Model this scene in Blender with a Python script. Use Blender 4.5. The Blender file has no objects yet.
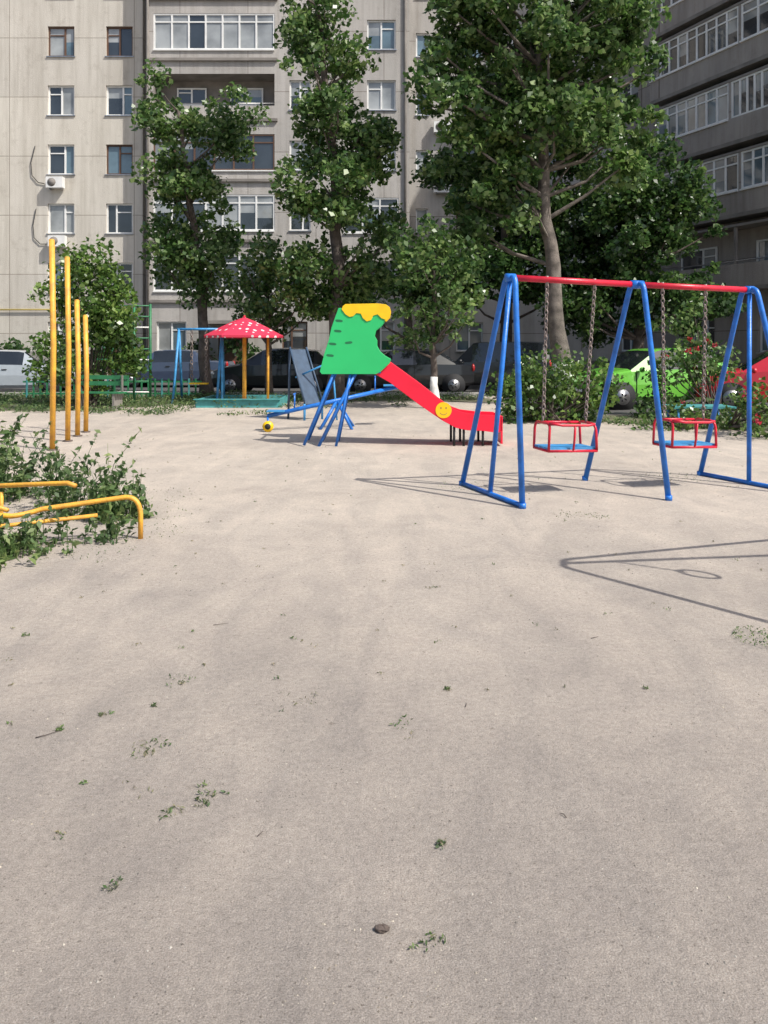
import bpy, math, random
import numpy as np
from mathutils import Vector, Matrix
random.seed(7); rng=np.random.default_rng(7)
scene=bpy.context.scene
R=math.radians

# ---------------------------------------------------------------- materials
def nodes(name):
    m=bpy.data.materials.new(name); m.use_nodes=True
    nt=m.node_tree; b=nt.nodes['Principled BSDF']
    return m,nt,b
def paint(name,col,rough=0.45,metal=0.0,var=0.15,scale=6.0,coat=0.0,bump=0.0,dirt=None):
    m,nt,b=nodes(name)
    tc=nt.nodes.new('ShaderNodeTexCoord'); n=nt.nodes.new('ShaderNodeTexNoise')
    n.inputs['Scale'].default_value=scale; n.inputs['Detail'].default_value=6
    nt.links.new(tc.outputs['Object'],n.inputs['Vector'])
    r=nt.nodes.new('ShaderNodeValToRGB')
    r.color_ramp.elements[0].position=0.3; r.color_ramp.elements[1].position=0.7
    d=dirt if dirt else [c*(1-var) for c in col]
    r.color_ramp.elements[0].color=(*d,1)
    r.color_ramp.elements[1].color=(*[min(1,c*(1+var*0.6)) for c in col],1)
    nt.links.new(n.outputs['Fac'],r.inputs['Fac']); nt.links.new(r.outputs['Color'],b.inputs['Base Color'])
    b.inputs['Roughness'].default_value=rough; b.inputs['Metallic'].default_value=metal
    b.inputs['Coat Weight'].default_value=coat; b.inputs['Coat Roughness'].default_value=0.05
    if bump>0:
        bp=nt.nodes.new('ShaderNodeBump'); bp.inputs['Strength'].default_value=bump; bp.inputs['Distance'].default_value=0.02
        n2=nt.nodes.new('ShaderNodeTexNoise'); n2.inputs['Scale'].default_value=scale*8; n2.inputs['Detail'].default_value=5
        nt.links.new(tc.outputs['Object'],n2.inputs['Vector'])
        nt.links.new(n2.outputs['Fac'],bp.inputs['Height']); nt.links.new(bp.outputs['Normal'],b.inputs['Normal'])
    return m
def leafmat(name,c1,c2,c3,trans=0.25,rough=0.34):
    m,nt,b=nodes(name)
    g=nt.nodes.new('ShaderNodeNewGeometry'); r=nt.nodes.new('ShaderNodeValToRGB')
    r.color_ramp.elements[0].color=(*c1,1); r.color_ramp.elements[1].color=(*c3,1)
    e=r.color_ramp.elements.new(0.55); e.color=(*c2,1)
    nt.links.new(g.outputs['Random Per Island'],r.inputs['Fac'])
    tc=nt.nodes.new('ShaderNodeTexCoord'); n=nt.nodes.new('ShaderNodeTexNoise'); n.inputs['Scale'].default_value=0.9; n.inputs['Detail'].default_value=3
    nt.links.new(tc.outputs['Object'],n.inputs['Vector'])
    q=nt.nodes.new('ShaderNodeValToRGB'); q.color_ramp.elements[0].position=.35; q.color_ramp.elements[1].position=.65
    q.color_ramp.elements[0].color=(.74,.78,.82,1); q.color_ramp.elements[1].color=(1.25,1.18,1.0,1)
    nt.links.new(n.outputs['Fac'],q.inputs['Fac'])
    mu=nt.nodes.new('ShaderNodeMix'); mu.data_type='RGBA'; mu.blend_type='MULTIPLY'; mu.inputs[0].default_value=1
    nt.links.new(r.outputs[0],mu.inputs[6]); nt.links.new(q.outputs[0],mu.inputs[7]); col=mu.outputs[2]
    nt.links.new(col,b.inputs['Base Color']); b.inputs['Roughness'].default_value=rough
    t=nt.nodes.new('ShaderNodeBsdfTranslucent'); mx=nt.nodes.new('ShaderNodeMixShader'); mx.inputs[0].default_value=trans
    hs=nt.nodes.new('ShaderNodeHueSaturation'); hs.inputs['Value'].default_value=1.6
    nt.links.new(col,hs.inputs['Color']); nt.links.new(hs.outputs['Color'],t.inputs['Color'])
    out=nt.nodes['Material Output']
    nt.links.new(b.outputs[0],mx.inputs[1]); nt.links.new(t.outputs[0],mx.inputs[2]); nt.links.new(mx.outputs[0],out.inputs['Surface'])
    return m
def concrete(name,c1,c2,joint=(0.12,0.11,0.1),w=3.0,h=2.84,mort=0.02,zoff=0.0,vertical='XZ'):
    m,nt,b=nodes(name)
    tc=nt.nodes.new('ShaderNodeTexCoord'); sp=nt.nodes.new('ShaderNodeSeparateXYZ'); cb=nt.nodes.new('ShaderNodeCombineXYZ')
    nt.links.new(tc.outputs['Object'],sp.inputs[0])
    nt.links.new(sp.outputs['X'],cb.inputs['X']); 
    ad=nt.nodes.new('ShaderNodeMath'); ad.operation='ADD'; ad.inputs[1].default_value=zoff
    nt.links.new(sp.outputs['Z'],ad.inputs[0]); nt.links.new(ad.outputs[0],cb.inputs['Y'])
    br=nt.nodes.new('ShaderNodeTexBrick'); br.offset=0.0
    br.inputs['Scale'].default_value=1.0; br.inputs['Brick Width'].default_value=w; br.inputs['Row Height'].default_value=h
    br.inputs['Mortar Size'].default_value=mort; br.inputs['Mortar Smooth'].default_value=0.3
    br.inputs['Color1'].default_value=(1,1,1,1); br.inputs['Color2'].default_value=(0.88,0.88,0.89,1); br.inputs['Mortar'].default_value=(0.5,0.47,0.45,1)
    nt.links.new(cb.outputs[0],br.inputs['Vector'])
    def stain(sc,mpz,a,b2,ca,cb2):
        n=nt.nodes.new('ShaderNodeTexNoise'); n.inputs['Scale'].default_value=sc; n.inputs['Detail'].default_value=8; n.inputs['Roughness'].default_value=0.65
        mp=nt.nodes.new('ShaderNodeMapping'); mp.inputs['Scale'].default_value=mpz
        nt.links.new(tc.outputs['Object'],mp.inputs[0]); nt.links.new(mp.outputs[0],n.inputs['Vector'])
        r=nt.nodes.new('ShaderNodeValToRGB'); r.color_ramp.elements[0].position=a; r.color_ramp.elements[1].position=b2
        r.color_ramp.elements[0].color=(*ca,1); r.color_ramp.elements[1].color=(*cb2,1)
        nt.links.new(n.outputs['Fac'],r.inputs['Fac']); return r.outputs[0]
    def mul(x,y):
        mx=nt.nodes.new('ShaderNodeMix'); mx.data_type='RGBA'; mx.blend_type='MULTIPLY'; mx.inputs[0].default_value=1.0
        nt.links.new(x,mx.inputs[6]); nt.links.new(y,mx.inputs[7]); return mx.outputs[2]
    c=mul(stain(0.45,(1.6,1.6,0.5),.32,.66,c2,c1),br.outputs['Color'])
    c=mul(c,stain(1.0,(3.5,3.5,0.18),.3,.55,(.8,.79,.77),(1,1,1)))
    c=mul(c,stain(2.2,(1,1,1),.3,.45,(.87,.86,.85),(1,1,1)))
    nt.links.new(c,b.inputs['Base Color']); b.inputs['Roughness'].default_value=0.9
    n2=nt.nodes.new('ShaderNodeTexNoise'); n2.inputs['Scale'].default_value=25; n2.inputs['Detail'].default_value=6
    nt.links.new(tc.outputs['Object'],n2.inputs['Vector'])
    bp=nt.nodes.new('ShaderNodeBump'); bp.inputs['Strength'].default_value=0.5; bp.inputs['Distance'].default_value=0.03
    nt.links.new(n2.outputs['Fac'],bp.inputs['Height']); nt.links.new(bp.outputs['Normal'],b.inputs['Normal'])
    return m
def glass(name,col,rough=0.06,scale=0.8):
    m,nt,b=nodes(name)
    tc=nt.nodes.new('ShaderNodeTexCoord'); n=nt.nodes.new('ShaderNodeTexNoise'); n.inputs['Scale'].default_value=scale; n.inputs['Detail'].default_value=4
    nt.links.new(tc.outputs['Object'],n.inputs['Vector'])
    r=nt.nodes.new('ShaderNodeValToRGB'); r.color_ramp.elements[0].position=0.35; r.color_ramp.elements[1].position=0.65
    r.color_ramp.elements[0].color=(*[c*0.5 for c in col],1); r.color_ramp.elements[1].color=(*col,1)
    nt.links.new(n.outputs['Fac'],r.inputs['Fac']); nt.links.new(r.outputs['Color'],b.inputs['Base Color'])
    b.inputs['Roughness'].default_value=rough; b.inputs['IOR'].default_value=1.6
    b.inputs['Coat Weight'].default_value=1.0; b.inputs['Coat Roughness'].default_value=0.02
    return m

M={}
M['blue']=paint('blue_paint',(0.02,0.17,0.60),0.34,var=0.3,scale=9,bump=0.15)
M['red']=paint('red_paint',(0.62,0.015,0.04),0.36,var=0.25,scale=9,bump=0.1)
M['yellow']=paint('yellow_paint',(0.74,0.39,0.04),0.5,var=0.3,scale=7,bump=0.25,dirt=(0.55,0.26,0.05))
M['yellow2']=paint('yellow_plastic',(0.9,0.55,0.01),0.4,var=0.1)
M['green']=paint('green_panel',(0.025,0.50,0.15),0.42,var=0.08,scale=2)
M['slidered']=paint('slide_red',(0.82,0.012,0.045),0.38,var=0.1,scale=4)
M['darkslot']=paint('slot_dark',(0.01,0.16,0.06),0.6)
M['steel']=paint('steel',(0.45,0.45,0.46),0.35,metal=0.9,var=0.2)
M['chain']=paint('chain_steel',(0.26,0.21,0.19),0.45,metal=0.3,var=0.4,scale=40)
M['white']=paint('white_frame',(0.8,0.8,0.78),0.5,var=0.12,scale=2)
M['whitewash']=paint('whitewash',(0.72,0.71,0.67),0.9,var=0.35,scale=8)
M['black']=paint('rubber',(0.018,0.018,0.02),0.75)
M['teal']=paint('teal_paint',(0.07,0.30,0.30),0.6,var=0.35)
M['dkgreen']=paint('green_paint',(0.03,0.19,0.08),0.5,var=0.3)
M['ltblue']=paint('light_blue_paint',(0.06,0.3,0.62),0.45,var=0.25)
M['slate']=paint('slate_blue_paint',(0.05,0.085,0.14),0.5,var=0.3)
M['wood']=paint('painted_wood',(0.30,0.16,0.08),0.7,var=0.35,scale=10)
M['bark']=paint('bark',(0.13,0.105,0.09),0.95,var=0.45,scale=7,bump=1.0)
M['barkL']=paint('poplar_bark',(0.17,0.145,0.125),0.95,var=0.55,scale=5,bump=1.0)
M['leafA']=leafmat('poplar_leaves',(0.032,0.08,0.02),(0.08,0.155,0.042),(0.23,0.32,0.13),.35)  # palest leaf tone paints in glints, darkest tone is lifted for haze
M['leafB']=leafmat('shade_tree_leaves',(0.02,0.052,0.014),(0.045,0.10,0.028),(0.11,0.18,0.055),.33)
M['leafC']=leafmat('bush_leaves',(0.035,0.08,0.018),(0.085,0.165,0.035),(0.19,0.28,0.08),0.3)
M['weed']=leafmat('weed_leaves',(0.04,0.08,0.025),(0.09,0.16,0.055),(0.2,0.26,0.11),0.3,0.55)
M['dryweed']=leafmat('dry_grass',(0.10,0.12,0.06),(0.19,0.19,0.11),(0.34,0.29,0.19),0.2,0.7)
M['petal']=leafmat('flower_petals',(0.3,0.01,0.03),(0.5,0.02,0.05),(0.6,0.08,0.12),0.2,.6)
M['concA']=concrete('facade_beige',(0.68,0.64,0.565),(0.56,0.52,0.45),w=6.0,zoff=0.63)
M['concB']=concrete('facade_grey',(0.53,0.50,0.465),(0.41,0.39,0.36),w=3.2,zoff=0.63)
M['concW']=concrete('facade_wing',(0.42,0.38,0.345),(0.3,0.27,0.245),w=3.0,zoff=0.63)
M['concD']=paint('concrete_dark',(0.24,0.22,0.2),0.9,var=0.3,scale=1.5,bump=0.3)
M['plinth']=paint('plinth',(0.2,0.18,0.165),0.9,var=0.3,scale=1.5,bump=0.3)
M['brown']=paint('brown_panel',(0.13,0.07,0.045),0.7,var=0.3,scale=2)
M['g1']=glass('glass_dark',(0.04,0.05,0.06)); M['g2']=glass('glass_curtain',(0.40,0.42,0.42)); M['g3']=glass('glass_sky_reflection',(0.15,0.23,0.28))  # blue pane colour has the reflected sky painted in
M['carglass']=glass('car_glass',(0.02,0.025,0.03))
M['lamp']=paint('lamp_glass',(0.8,0.8,0.78),0.15,coat=1.0); M['tail']=paint('tail_lamp',(0.4,0.01,0.01),0.2,coat=1.0)
M['stone']=paint('stone',(0.13,0.10,0.085),0.9,var=0.4,scale=30,bump=0.5)
M['pebble']=leafmat('pebbles',(0.12,0.105,0.095),(0.27,0.245,0.22),(0.48,0.445,0.405),0.0,0.95)
M['pipe']=paint('gas_pipe',(0.55,0.42,0.12),0.6)

# ---------------------------------------------------------------- mesh builder
class MB:
    def __init__(s): s.v=[];s.f=[];s.mi=[];s.mats=[];s.T=None;s.sm=[]
    def m(s,name):
        mt=M[name] if isinstance(name,str) else name
        if mt not in s.mats: s.mats.append(mt)
        return s.mats.index(mt)
    def add(s,vs,fs,mat,smooth=False):
        o=len(s.v); k=s.m(mat)
        for p in vs:
            p=tuple(p)
            s.v.append(tuple(s.T(*p)) if s.T else p)
        for f in fs: s.f.append([i+o for i in f]); s.mi.append(k); s.sm.append(smooth)
    def box(s,x0,x1,y0,y1,z0,z1,mat):
        vs=[(x0,y0,z0),(x1,y0,z0),(x1,y1,z0),(x0,y1,z0),(x0,y0,z1),(x1,y0,z1),(x1,y1,z1),(x0,y1,z1)]
        s.add(vs,[(0,3,2,1),(4,5,6,7),(0,1,5,4),(1,2,6,5),(2,3,7,6),(3,0,4,7)],mat)
    def tube(s,pts,r,mat,n=10,cap=True,closed=False):
        pts=[Vector(p) for p in pts]; L=len(pts)
        rs=r if isinstance(r,(list,tuple)) else [r]*L
        prev=None; vs=[];fs=[]
        for i,p in enumerate(pts):
            if closed: t=(pts[(i+1)%L]-pts[i-1]).normalized()
            else: t=(pts[min(i+1,L-1)]-pts[max(i-1,0)]).normalized()
            if prev is None:
                a=Vector((0,0,1)) if abs(t.z)<0.9 else Vector((1,0,0))
                u=t.cross(a).normalized()
            else:
                u=(prev-t*prev.dot(t)); u=u.normalized() if u.length>1e-6 else t.orthogonal().normalized()
            prev=u; w=t.cross(u)
            for k in range(n):
                a=2*math.pi*k/n; q=p+(u*math.cos(a)+w*math.sin(a))*rs[i]; vs.append(tuple(q))
        for i in range(L if closed else L-1):
            j=(i+1)%L
            for k in range(n):
                fs.append((i*n+k,i*n+(k+1)%n,j*n+(k+1)%n,j*n+k))
        if cap and not closed:
            fs.append(tuple(range(n-1,-1,-1))); fs.append(tuple(range((L-1)*n,L*n)))
        s.add(vs,fs,mat,True)
    def prismY(s,pts,y0,y1,mat):   # polygon in XZ extruded in Y
        n=len(pts); vs=[(x,y0,z) for x,z in pts]+[(x,y1,z) for x,z in pts]
        fs=[tuple(range(n)),tuple(range(2*n-1,n-1,-1))]+[(i,i+n,(i+1)%n+n,(i+1)%n) for i in range(n)]
        s.add(vs,fs,mat)
    def ball(s,c,r,mat,nu=12,nv=8,jit=0):
        rx,ry,rz=r if isinstance(r,(tuple,list)) else (r,r,r); vs=[];fs=[]
        for j in range(nv+1):
            ph=math.pi*j/nv
            for i in range(nu):
                a=2*math.pi*i/nu; k=1+random.uniform(-jit,jit)
                vs.append((c[0]+rx*k*math.sin(ph)*math.cos(a),c[1]+ry*k*math.sin(ph)*math.sin(a),c[2]+rz*k*math.cos(ph)))
        for j in range(nv):
            for i in range(nu): fs.append((j*nu+i,(j+1)*nu+i,(j+1)*nu+(i+1)%nu,j*nu+(i+1)%nu))
        s.add(vs,fs,mat,jit==0)
    def obj(s,name,parent=None,bevel=0):
        me=bpy.data.meshes.new(name); me.from_pydata(s.v,[],s.f); 
        for mt in s.mats: me.materials.append(mt)
        me.polygons.foreach_set('material_index',s.mi); me.polygons.foreach_set('use_smooth',s.sm); me.update()
        ob=bpy.data.objects.new(name,me); scene.collection.objects.link(ob)
        if parent: ob.parent=parent
        if bevel:
            b=ob.modifiers.new('bevel','BEVEL'); b.width=bevel; b.segments=2; b.limit_method='ANGLE'
        return ob
def empty(name,loc=(0,0,0)):
    e=bpy.data.objects.new(name,None); e.location=loc; scene.collection.objects.link(e); return e
def arc(p0,p1,p2,n=6):
    p0,p1,p2=map(Vector,(p0,p1,p2))
    return [tuple(p0*(1-t)**2+p1*2*t*(1-t)+p2*t*t) for t in [i/n for i in range(n+1)]]

# ---------------------------------------------------------------- leaves
def leaf_mesh(name,centers,size,mat,parent=None,upbias=0.5,aspect=0.75,size_var=0.4):
    C=np.asarray(centers,dtype=np.float64); n=len(C)
    N=rng.normal(size=(n,3)); N[:,2]+=upbias; N/=np.linalg.norm(N,axis=1)[:,None]
    A=rng.normal(size=(n,3)); U=np.cross(N,A); U/=np.linalg.norm(U,axis=1)[:,None]; W=np.cross(N,U)
    S=size*(1+rng.uniform(-size_var,size_var,n))[:,None]*0.5
    fold=N*S*0.25
    V=np.empty((n,4,3)); V[:,0]=C-U*S; V[:,1]=C+W*S*aspect+fold-U*S*0.15; V[:,2]=C+U*S; V[:,3]=C-W*S*aspect+fold-U*S*0.15
    me=bpy.data.meshes.new(name); me.vertices.add(n*4); me.vertices.foreach_set('co',V.reshape(-1))
    me.loops.add(n*4); me.loops.foreach_set('vertex_index',np.arange(n*4,dtype=np.int32))
    me.polygons.add(n); me.polygons.foreach_set('loop_start',np.arange(0,n*4,4,dtype=np.int32))
    me.update(calc_edges=True); me.validate(); me.materials.append(M[mat])
    ob=bpy.data.objects.new(name,me); scene.collection.objects.link(ob)
    if parent: ob.parent=parent
    return ob
def clumps_in(blobs,per,r_cl):
    out=[]
    for (x,y,z,rx,rz) in blobs:
        k=max(3,int(per*rx*rz))
        for _ in range(k):
            d=rng.normal(size=3); d/=np.linalg.norm(d); rr=rng.uniform(0.35,1.25)**0.6
            out.append((x+d[0]*rx*rr,y+d[1]*rx*rr*0.9,z+d[2]*rz*rr,r_cl*rng.choice([.5,.75,1.0,1.3])*rng.uniform(0.85,1.1)))
    return out
def leaves_from(cl,dens):
    L=[]
    for (x,y,z,r) in cl:
        k=int(dens*(r/0.4)**2)
        d=rng.normal(size=(k,3)); d/=np.linalg.norm(d,axis=1)[:,None]
        rr=rng.uniform(0.15,1.35,size=(k,1))**0.65
        st=np.array([rng.uniform(.8,1.35),rng.uniform(.8,1.3),rng.uniform(.6,1.1)])
        p=d*rr*r*st; p[:,2]-= (p[:,0]**2+p[:,1]**2)*0.25/r
        L.append(p+np.array([x,y,z]))
    return np.vstack(L)
def tree(name,base,trunk,blobs,r0=0.2,bark='bark',leaf='leafA',per=11,rcl=0.42,dens=170,lsize=0.15,wash=0.0):
    e=empty(name,(base[0],base[1],0))
    bx,by=base; loc=lambda p:(p[0]-bx,p[1]-by,p[2])
    bl=[(b[0]-bx,(b[1]-by),b[2],b[3],b[4]) for b in blobs]
    cl=clumps_in(bl,per,rcl)
    tb=MB(); P=[loc(p) for p in trunk]; n=len(P)
    rs=[r0*(1-0.75*i/(n-1)) for i in range(n)]
    P2=[];R2=[]
    for i in range(n-1):
        for k in range(5):
            t=k/5; q=Vector(P[i]).lerp(Vector(P[i+1]),t)
            j=0.0 if (i==0 and k==0) else r0*0.22
            P2.append((q.x+random.uniform(-j,j),q.y+random.uniform(-j,j),q.z)); R2.append((rs[i]*(1-t)+rs[i+1]*t)*random.uniform(0.92,1.1)*(1.35 if i==0 and k==0 else 1))
    P2.append(P[-1]);R2.append(rs[-1])
    tb.tube(P2,R2,bark,n=12)
    if wash>0:
        pts=[];rr=[]
        for i in range(5):
            t=i/4*wash; j=0
            while j<len(P2)-2 and P2[j+1][2]<t: j+=1
            a,b2=Vector(P2[j]),Vector(P2[j+1]); f=(t-a.z)/(b2.z-a.z); c=a.lerp(b2,f); pts.append(tuple(c)); rr.append((R2[j]*(1-f)+R2[j+1]*f)+0.012)
        tb.tube(pts,rr,'whitewash',n=12)
    for i,c in enumerate(cl):
        if i%3: continue
        cand=[j for j,p in enumerate(P2) if p[2]<c[2]-0.3 and p[2]>P2[-1][2]*0.25]
        if not cand: continue
        j=min(cand,key=lambda j:(P2[j][0]-c[0])**2+(P2[j][1]-c[1])**2+(P2[j][2]-(c[2]-1.1))**2)
        a=Vector(P2[j]); d=Vector(c[:3]); mid=a.lerp(d,0.5)+Vector((random.uniform(-.15,.15),random.uniform(-.15,.15),-0.15))
        r=min(R2[j]*0.5,0.03+0.015*(d-a).length)
        tb.tube([a,mid,d],[r,r*0.65,r*0.25],bark,n=6,cap=False)
    tb.obj('trunk',e)
    leaf_mesh('crown',leaves_from(cl,dens),lsize,leaf,e)
    return e

# ---------------------------------------------------------------- ground
def ground_mat():
    m,nt,b=nodes('sandy_ground')
    tc=nt.nodes.new('ShaderNodeTexCoord')
    def N(scale,det=8,rough=0.6,dist=0.0,mp=None):
        n=nt.nodes.new('ShaderNodeTexNoise'); n.inputs['Scale'].default_value=scale; n.inputs['Detail'].default_value=det; n.inputs['Roughness'].default_value=rough; n.inputs['Distortion'].default_value=dist
        if mp:
            q=nt.nodes.new('ShaderNodeMapping'); q.inputs['Scale'].default_value=mp; q.inputs['Rotation'].default_value=(0,0,.25)
            nt.links.new(tc.outputs['Object'],q.inputs[0]); nt.links.new(q.outputs[0],n.inputs['Vector'])
        else: nt.links.new(tc.outputs['Object'],n.inputs['Vector'])
        return n
    def RP(n,a,b2,c1,c2):
        r=nt.nodes.new('ShaderNodeValToRGB'); r.color_ramp.elements[0].position=a; r.color_ramp.elements[1].position=b2
        r.color_ramp.elements[0].color=(*c1,1); r.color_ramp.elements[1].color=(*c2,1); nt.links.new(n.outputs['Fac'],r.inputs['Fac']); return r
    def MUL(a,b2,f=1.0,mode='MULTIPLY'):
        x=nt.nodes.new('ShaderNodeMix'); x.data_type='RGBA'; x.blend_type=mode; x.inputs[0].default_value=f
        nt.links.new(a,x.inputs[6]); nt.links.new(b2,x.inputs[7]); return x.outputs[2]
    big=RP(N(0.28,9,0.68,0.4),0.32,0.66,(0.485,0.432,0.38),(0.60,0.535,0.468))
    med=RP(N(1.7,10,0.78,0.5),0.32,0.68,(0.82,0.82,0.83),(1.07,1.065,1.05))
    trk=RP(N(1.2,6,0.6,1.2,(1.7,.45,1)),0.38,0.62,(0.90,0.905,0.915),(1.04,1.035,1.03))
    fine=RP(N(38,7,0.8),0.3,0.7,(0.74,0.735,0.73),(1.17,1.17,1.17))
    gr=RP(N(230,4,0.75),0.36,0.66,(0.58,0.56,0.54),(1.26,1.26,1.26))
    spk=RP(N(90,2,0.5),0.30,0.36,(0.52,0.50,0.48),(1,1,1))
    spk2=RP(N(17,3,0.6),0.26,0.33,(0.68,0.66,0.64),(1,1,1))
    c=MUL(big.outputs[0],med.outputs[0]); c=MUL(c,trk.outputs[0]); c=MUL(c,fine.outputs[0]); c=MUL(c,gr.outputs[0],0.9); c=MUL(c,spk.outputs[0],.8); c=MUL(c,spk2.outputs[0],.8)
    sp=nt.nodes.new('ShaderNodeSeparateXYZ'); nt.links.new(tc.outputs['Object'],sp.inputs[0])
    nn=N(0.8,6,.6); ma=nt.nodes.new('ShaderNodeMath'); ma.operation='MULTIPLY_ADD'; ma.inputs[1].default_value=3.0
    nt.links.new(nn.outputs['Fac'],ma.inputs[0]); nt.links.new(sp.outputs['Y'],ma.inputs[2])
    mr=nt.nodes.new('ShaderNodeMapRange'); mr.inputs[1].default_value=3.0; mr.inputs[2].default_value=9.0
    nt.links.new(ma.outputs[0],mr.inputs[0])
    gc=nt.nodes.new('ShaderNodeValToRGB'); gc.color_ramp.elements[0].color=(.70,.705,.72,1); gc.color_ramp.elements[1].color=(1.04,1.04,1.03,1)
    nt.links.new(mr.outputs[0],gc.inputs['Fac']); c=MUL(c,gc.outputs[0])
    nt.links.new(c,b.inputs['Base Color']); b.inputs['Roughness'].default_value=0.95
    b.inputs['Specular IOR Level'].default_value=0.2
    b1=nt.nodes.new('ShaderNodeBump'); b1.inputs['Strength'].default_value=0.5; b1.inputs['Distance'].default_value=0.035
    nt.links.new(N(4.5,10,0.75).outputs['Fac'],b1.inputs['Height'])
    b2=nt.nodes.new('ShaderNodeBump'); b2.inputs['Strength'].default_value=0.9; b2.inputs['Distance'].default_value=0.006
    nt.links.new(N(120,5,0.7).outputs['Fac'],b2.inputs['Height']); nt.links.new(b1.outputs[0],b2.inputs['Normal'])
    nt.links.new(b2.outputs[0],b.inputs['Normal'])
    return m
M['ground']=ground_mat()
M['asphalt']=paint('asphalt',(0.085,0.082,0.08),0.9,var=0.3,scale=1.2,bump=0.4)
M['soil']=paint('grassy_soil',(0.14,0.14,0.08),0.95,var=0.4,scale=2,bump=0.6)
M['kerb']=paint('kerb_concrete',(0.46,0.44,0.41),0.9,var=0.25,scale=3)
g=MB(); g.add([(-300,-300,0),(300,-300,0),(300,300,0),(-300,300,0)],[(0,1,2,3)],'ground'); g.obj('ground')
r=MB(); r.add([(-60,25,0.004),(60,25,0.004),(60,35.5,0.004),(-60,35.5,0.004)],[(0,1,2,3)],'asphalt')
r.add([(3.2,18.2,0.008),(15,18.2,0.008),(15,25.2,0.008),(3.8,25.2,0.008)],[(0,1,2,3)],'asphalt'); r.obj('asphalt_road')
k=MB()
x=-40
while x<3:
    k.box(x,x+0.98,24.86,25.0,0,0.13,'kerb'); x+=1.0
x=-40
while x<30:
    k.box(x,x+0.98,35.5,35.64,0,0.13,'kerb'); x+=1.0
k.obj('kerb')
def blobsheet(name,pts,z,mat):
    b=MB(); P=[]
    n=len(pts)
    for i in range(n):
        a=Vector(pts[i]); c=Vector(pts[(i+1)%n]); L=(c-a).length; kk=max(2,int(L/0.35))
        for j in range(kk):
            q=a.lerp(c,j/kk); P.append((q.x+random.uniform(-.16,.16),q.y+random.uniform(-.16,.16),z))
    b.add(P,[tuple(range(len(P)))],mat); return b.obj(name)
blobsheet('lawn_strip',[(-40,35.7),(30,35.7),(30,38),(-40,38)],0.006,'soil')
blobsheet('lawn_patch',[(-16,19.5),(-7.6,19.2),(-6,20.8),(-5.6,22.4),(-2.6,23.0),(3.4,22.2),(3.0,24.8),(-16,24.8)],0.004,'soil')
blobsheet('lawn_patch',[(1.8,16.8),(4.7,16.2),(5.6,15.6),(8.5,13.2),(13,13),(14,18.1),(3,18.1)],0.004,'soil')
def tuft_pts(cx,cy,rad,n,h):
    a=rng.uniform(0,2*math.pi,n); rr=rad*np.sqrt(rng.uniform(0,1,n)); return np.stack([cx+rr*np.cos(a),cy+rr*np.sin(a),rng.uniform(0.005,h,n)],1)
P=[]
for _ in range(750):
    cx=rng.uniform(-16,3); cy=rng.uniform(18.0,24.8)
    if cy<20.2+max(0,(cx+7.5)*0.3) and random.random()<(.45 if cx<-5 else .9): continue
    P.append(tuft_pts(cx,cy,0.35,45,rng.uniform(0.05,0.24)))
for _ in range(220):
    cx=rng.uniform(2.5,13); cy=rng.uniform(13.2,18)
    if cy<16.8-(cx-3)*0.6: continue
    P.append(tuft_pts(cx,cy,0.3,45,rng.uniform(0.05,0.25)))
for _ in range(200): P.append(tuft_pts(rng.uniform(-30,12),rng.uniform(35.8,37.6),0.4,30,0.3))
leaf_mesh('grass',np.vstack(P),0.09,'weed',upbias=0.0,aspect=0.3)
pb=MB()
for _ in range(7000):
    y=1.6+10*random.random()**1.7; x=random.uniform(-0.55,0.55)*y; s=random.choice([0.001,0.001,0.0015,0.0015,0.002,0.002,0.0025,0.003,0.004])*random.uniform(.7,1.3)*(1 if y<5 else 1.4)
    q=[(x+s*random.uniform(.6,1.3)*math.cos(a),y+s*random.uniform(.6,1.3)*math.sin(a),0.0) for a in (0,1.57,3.14,4.71)]
    pb.add(q+[(x,y,s*0.8)],[(0,1,4),(1,2,4),(2,3,4),(3,0,4)],'pebble')
pb.obj('gravel')
st=MB(); st.ball((-0.005,2.1,0.006),(0.020,0.014,0.009),'stone',9,6,jit=0.16); st.obj('stone')
tw=MB()
for (x,y,a,l) in [(-1.38,3.13,0.5,0.10),(-.95,4.4,0.2,.08),(.35,3.4,1.2,.04),(0.6,2.6,2.0,.03),(-.4,2.5,.9,.03),(1.1,4.2,.3,.05)]:
    tw.tube([(x,y,.004),(x+l*.5*math.cos(a),y+l*.5*math.sin(a),.007),(x+l*math.cos(a+.2),y+l*math.sin(a+.2),.004)],[.002,.0015,.001],'bark',n=5)
tw.obj('twigs')

# small weeds
P=[];D=[]
sp=[(180,683),(156,707),(148,752),(445,690),(403,728),(25,636),(65,836),(145,785),(170,815),(208,803),(215,790),(648,687),(432,587),(60,730),(105,715),(82,785),(112,885),(430,940),(440,845),(203,797),(150,748),(8,725),(300,700),(185,680)]
for i,(a,b) in enumerate(sp):
    y=1224/(b-347); x=(a-384)/790*y
    s=random.choice([.012,.018,.025,.04])
    for q in range(random.randint(2,5)):
        (P if random.random()<.6 else D).append(tuft_pts(x+random.gauss(0,s),y+random.gauss(0,s),s,random.randint(4,9),0.008))
for i in range(170):
    y=3.5+11*random.random(); x=random.uniform(-.5,.5)*y
    (P if i%3==0 else D).append(tuft_pts(x,y,random.uniform(.006,.03),6,0.01))
for (x,y,rd,n) in [(2.02,4.2,.16,220),(2.2,4.0,.2,300),(1.75,7.25,.2,60),(1.95,7.2,.12,40),(0.9,8.7,.3,80),(3.4,9.3,.4,160),(-3.3,7.6,.5,120),(-1.95,6.6,.3,60),(-2.1,5.9,.25,60),(-2.0,7.3,.3,50),(-2.4,8.2,.5,80)]:
    P.append(tuft_pts(x,y,rd,n,0.03))
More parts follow.
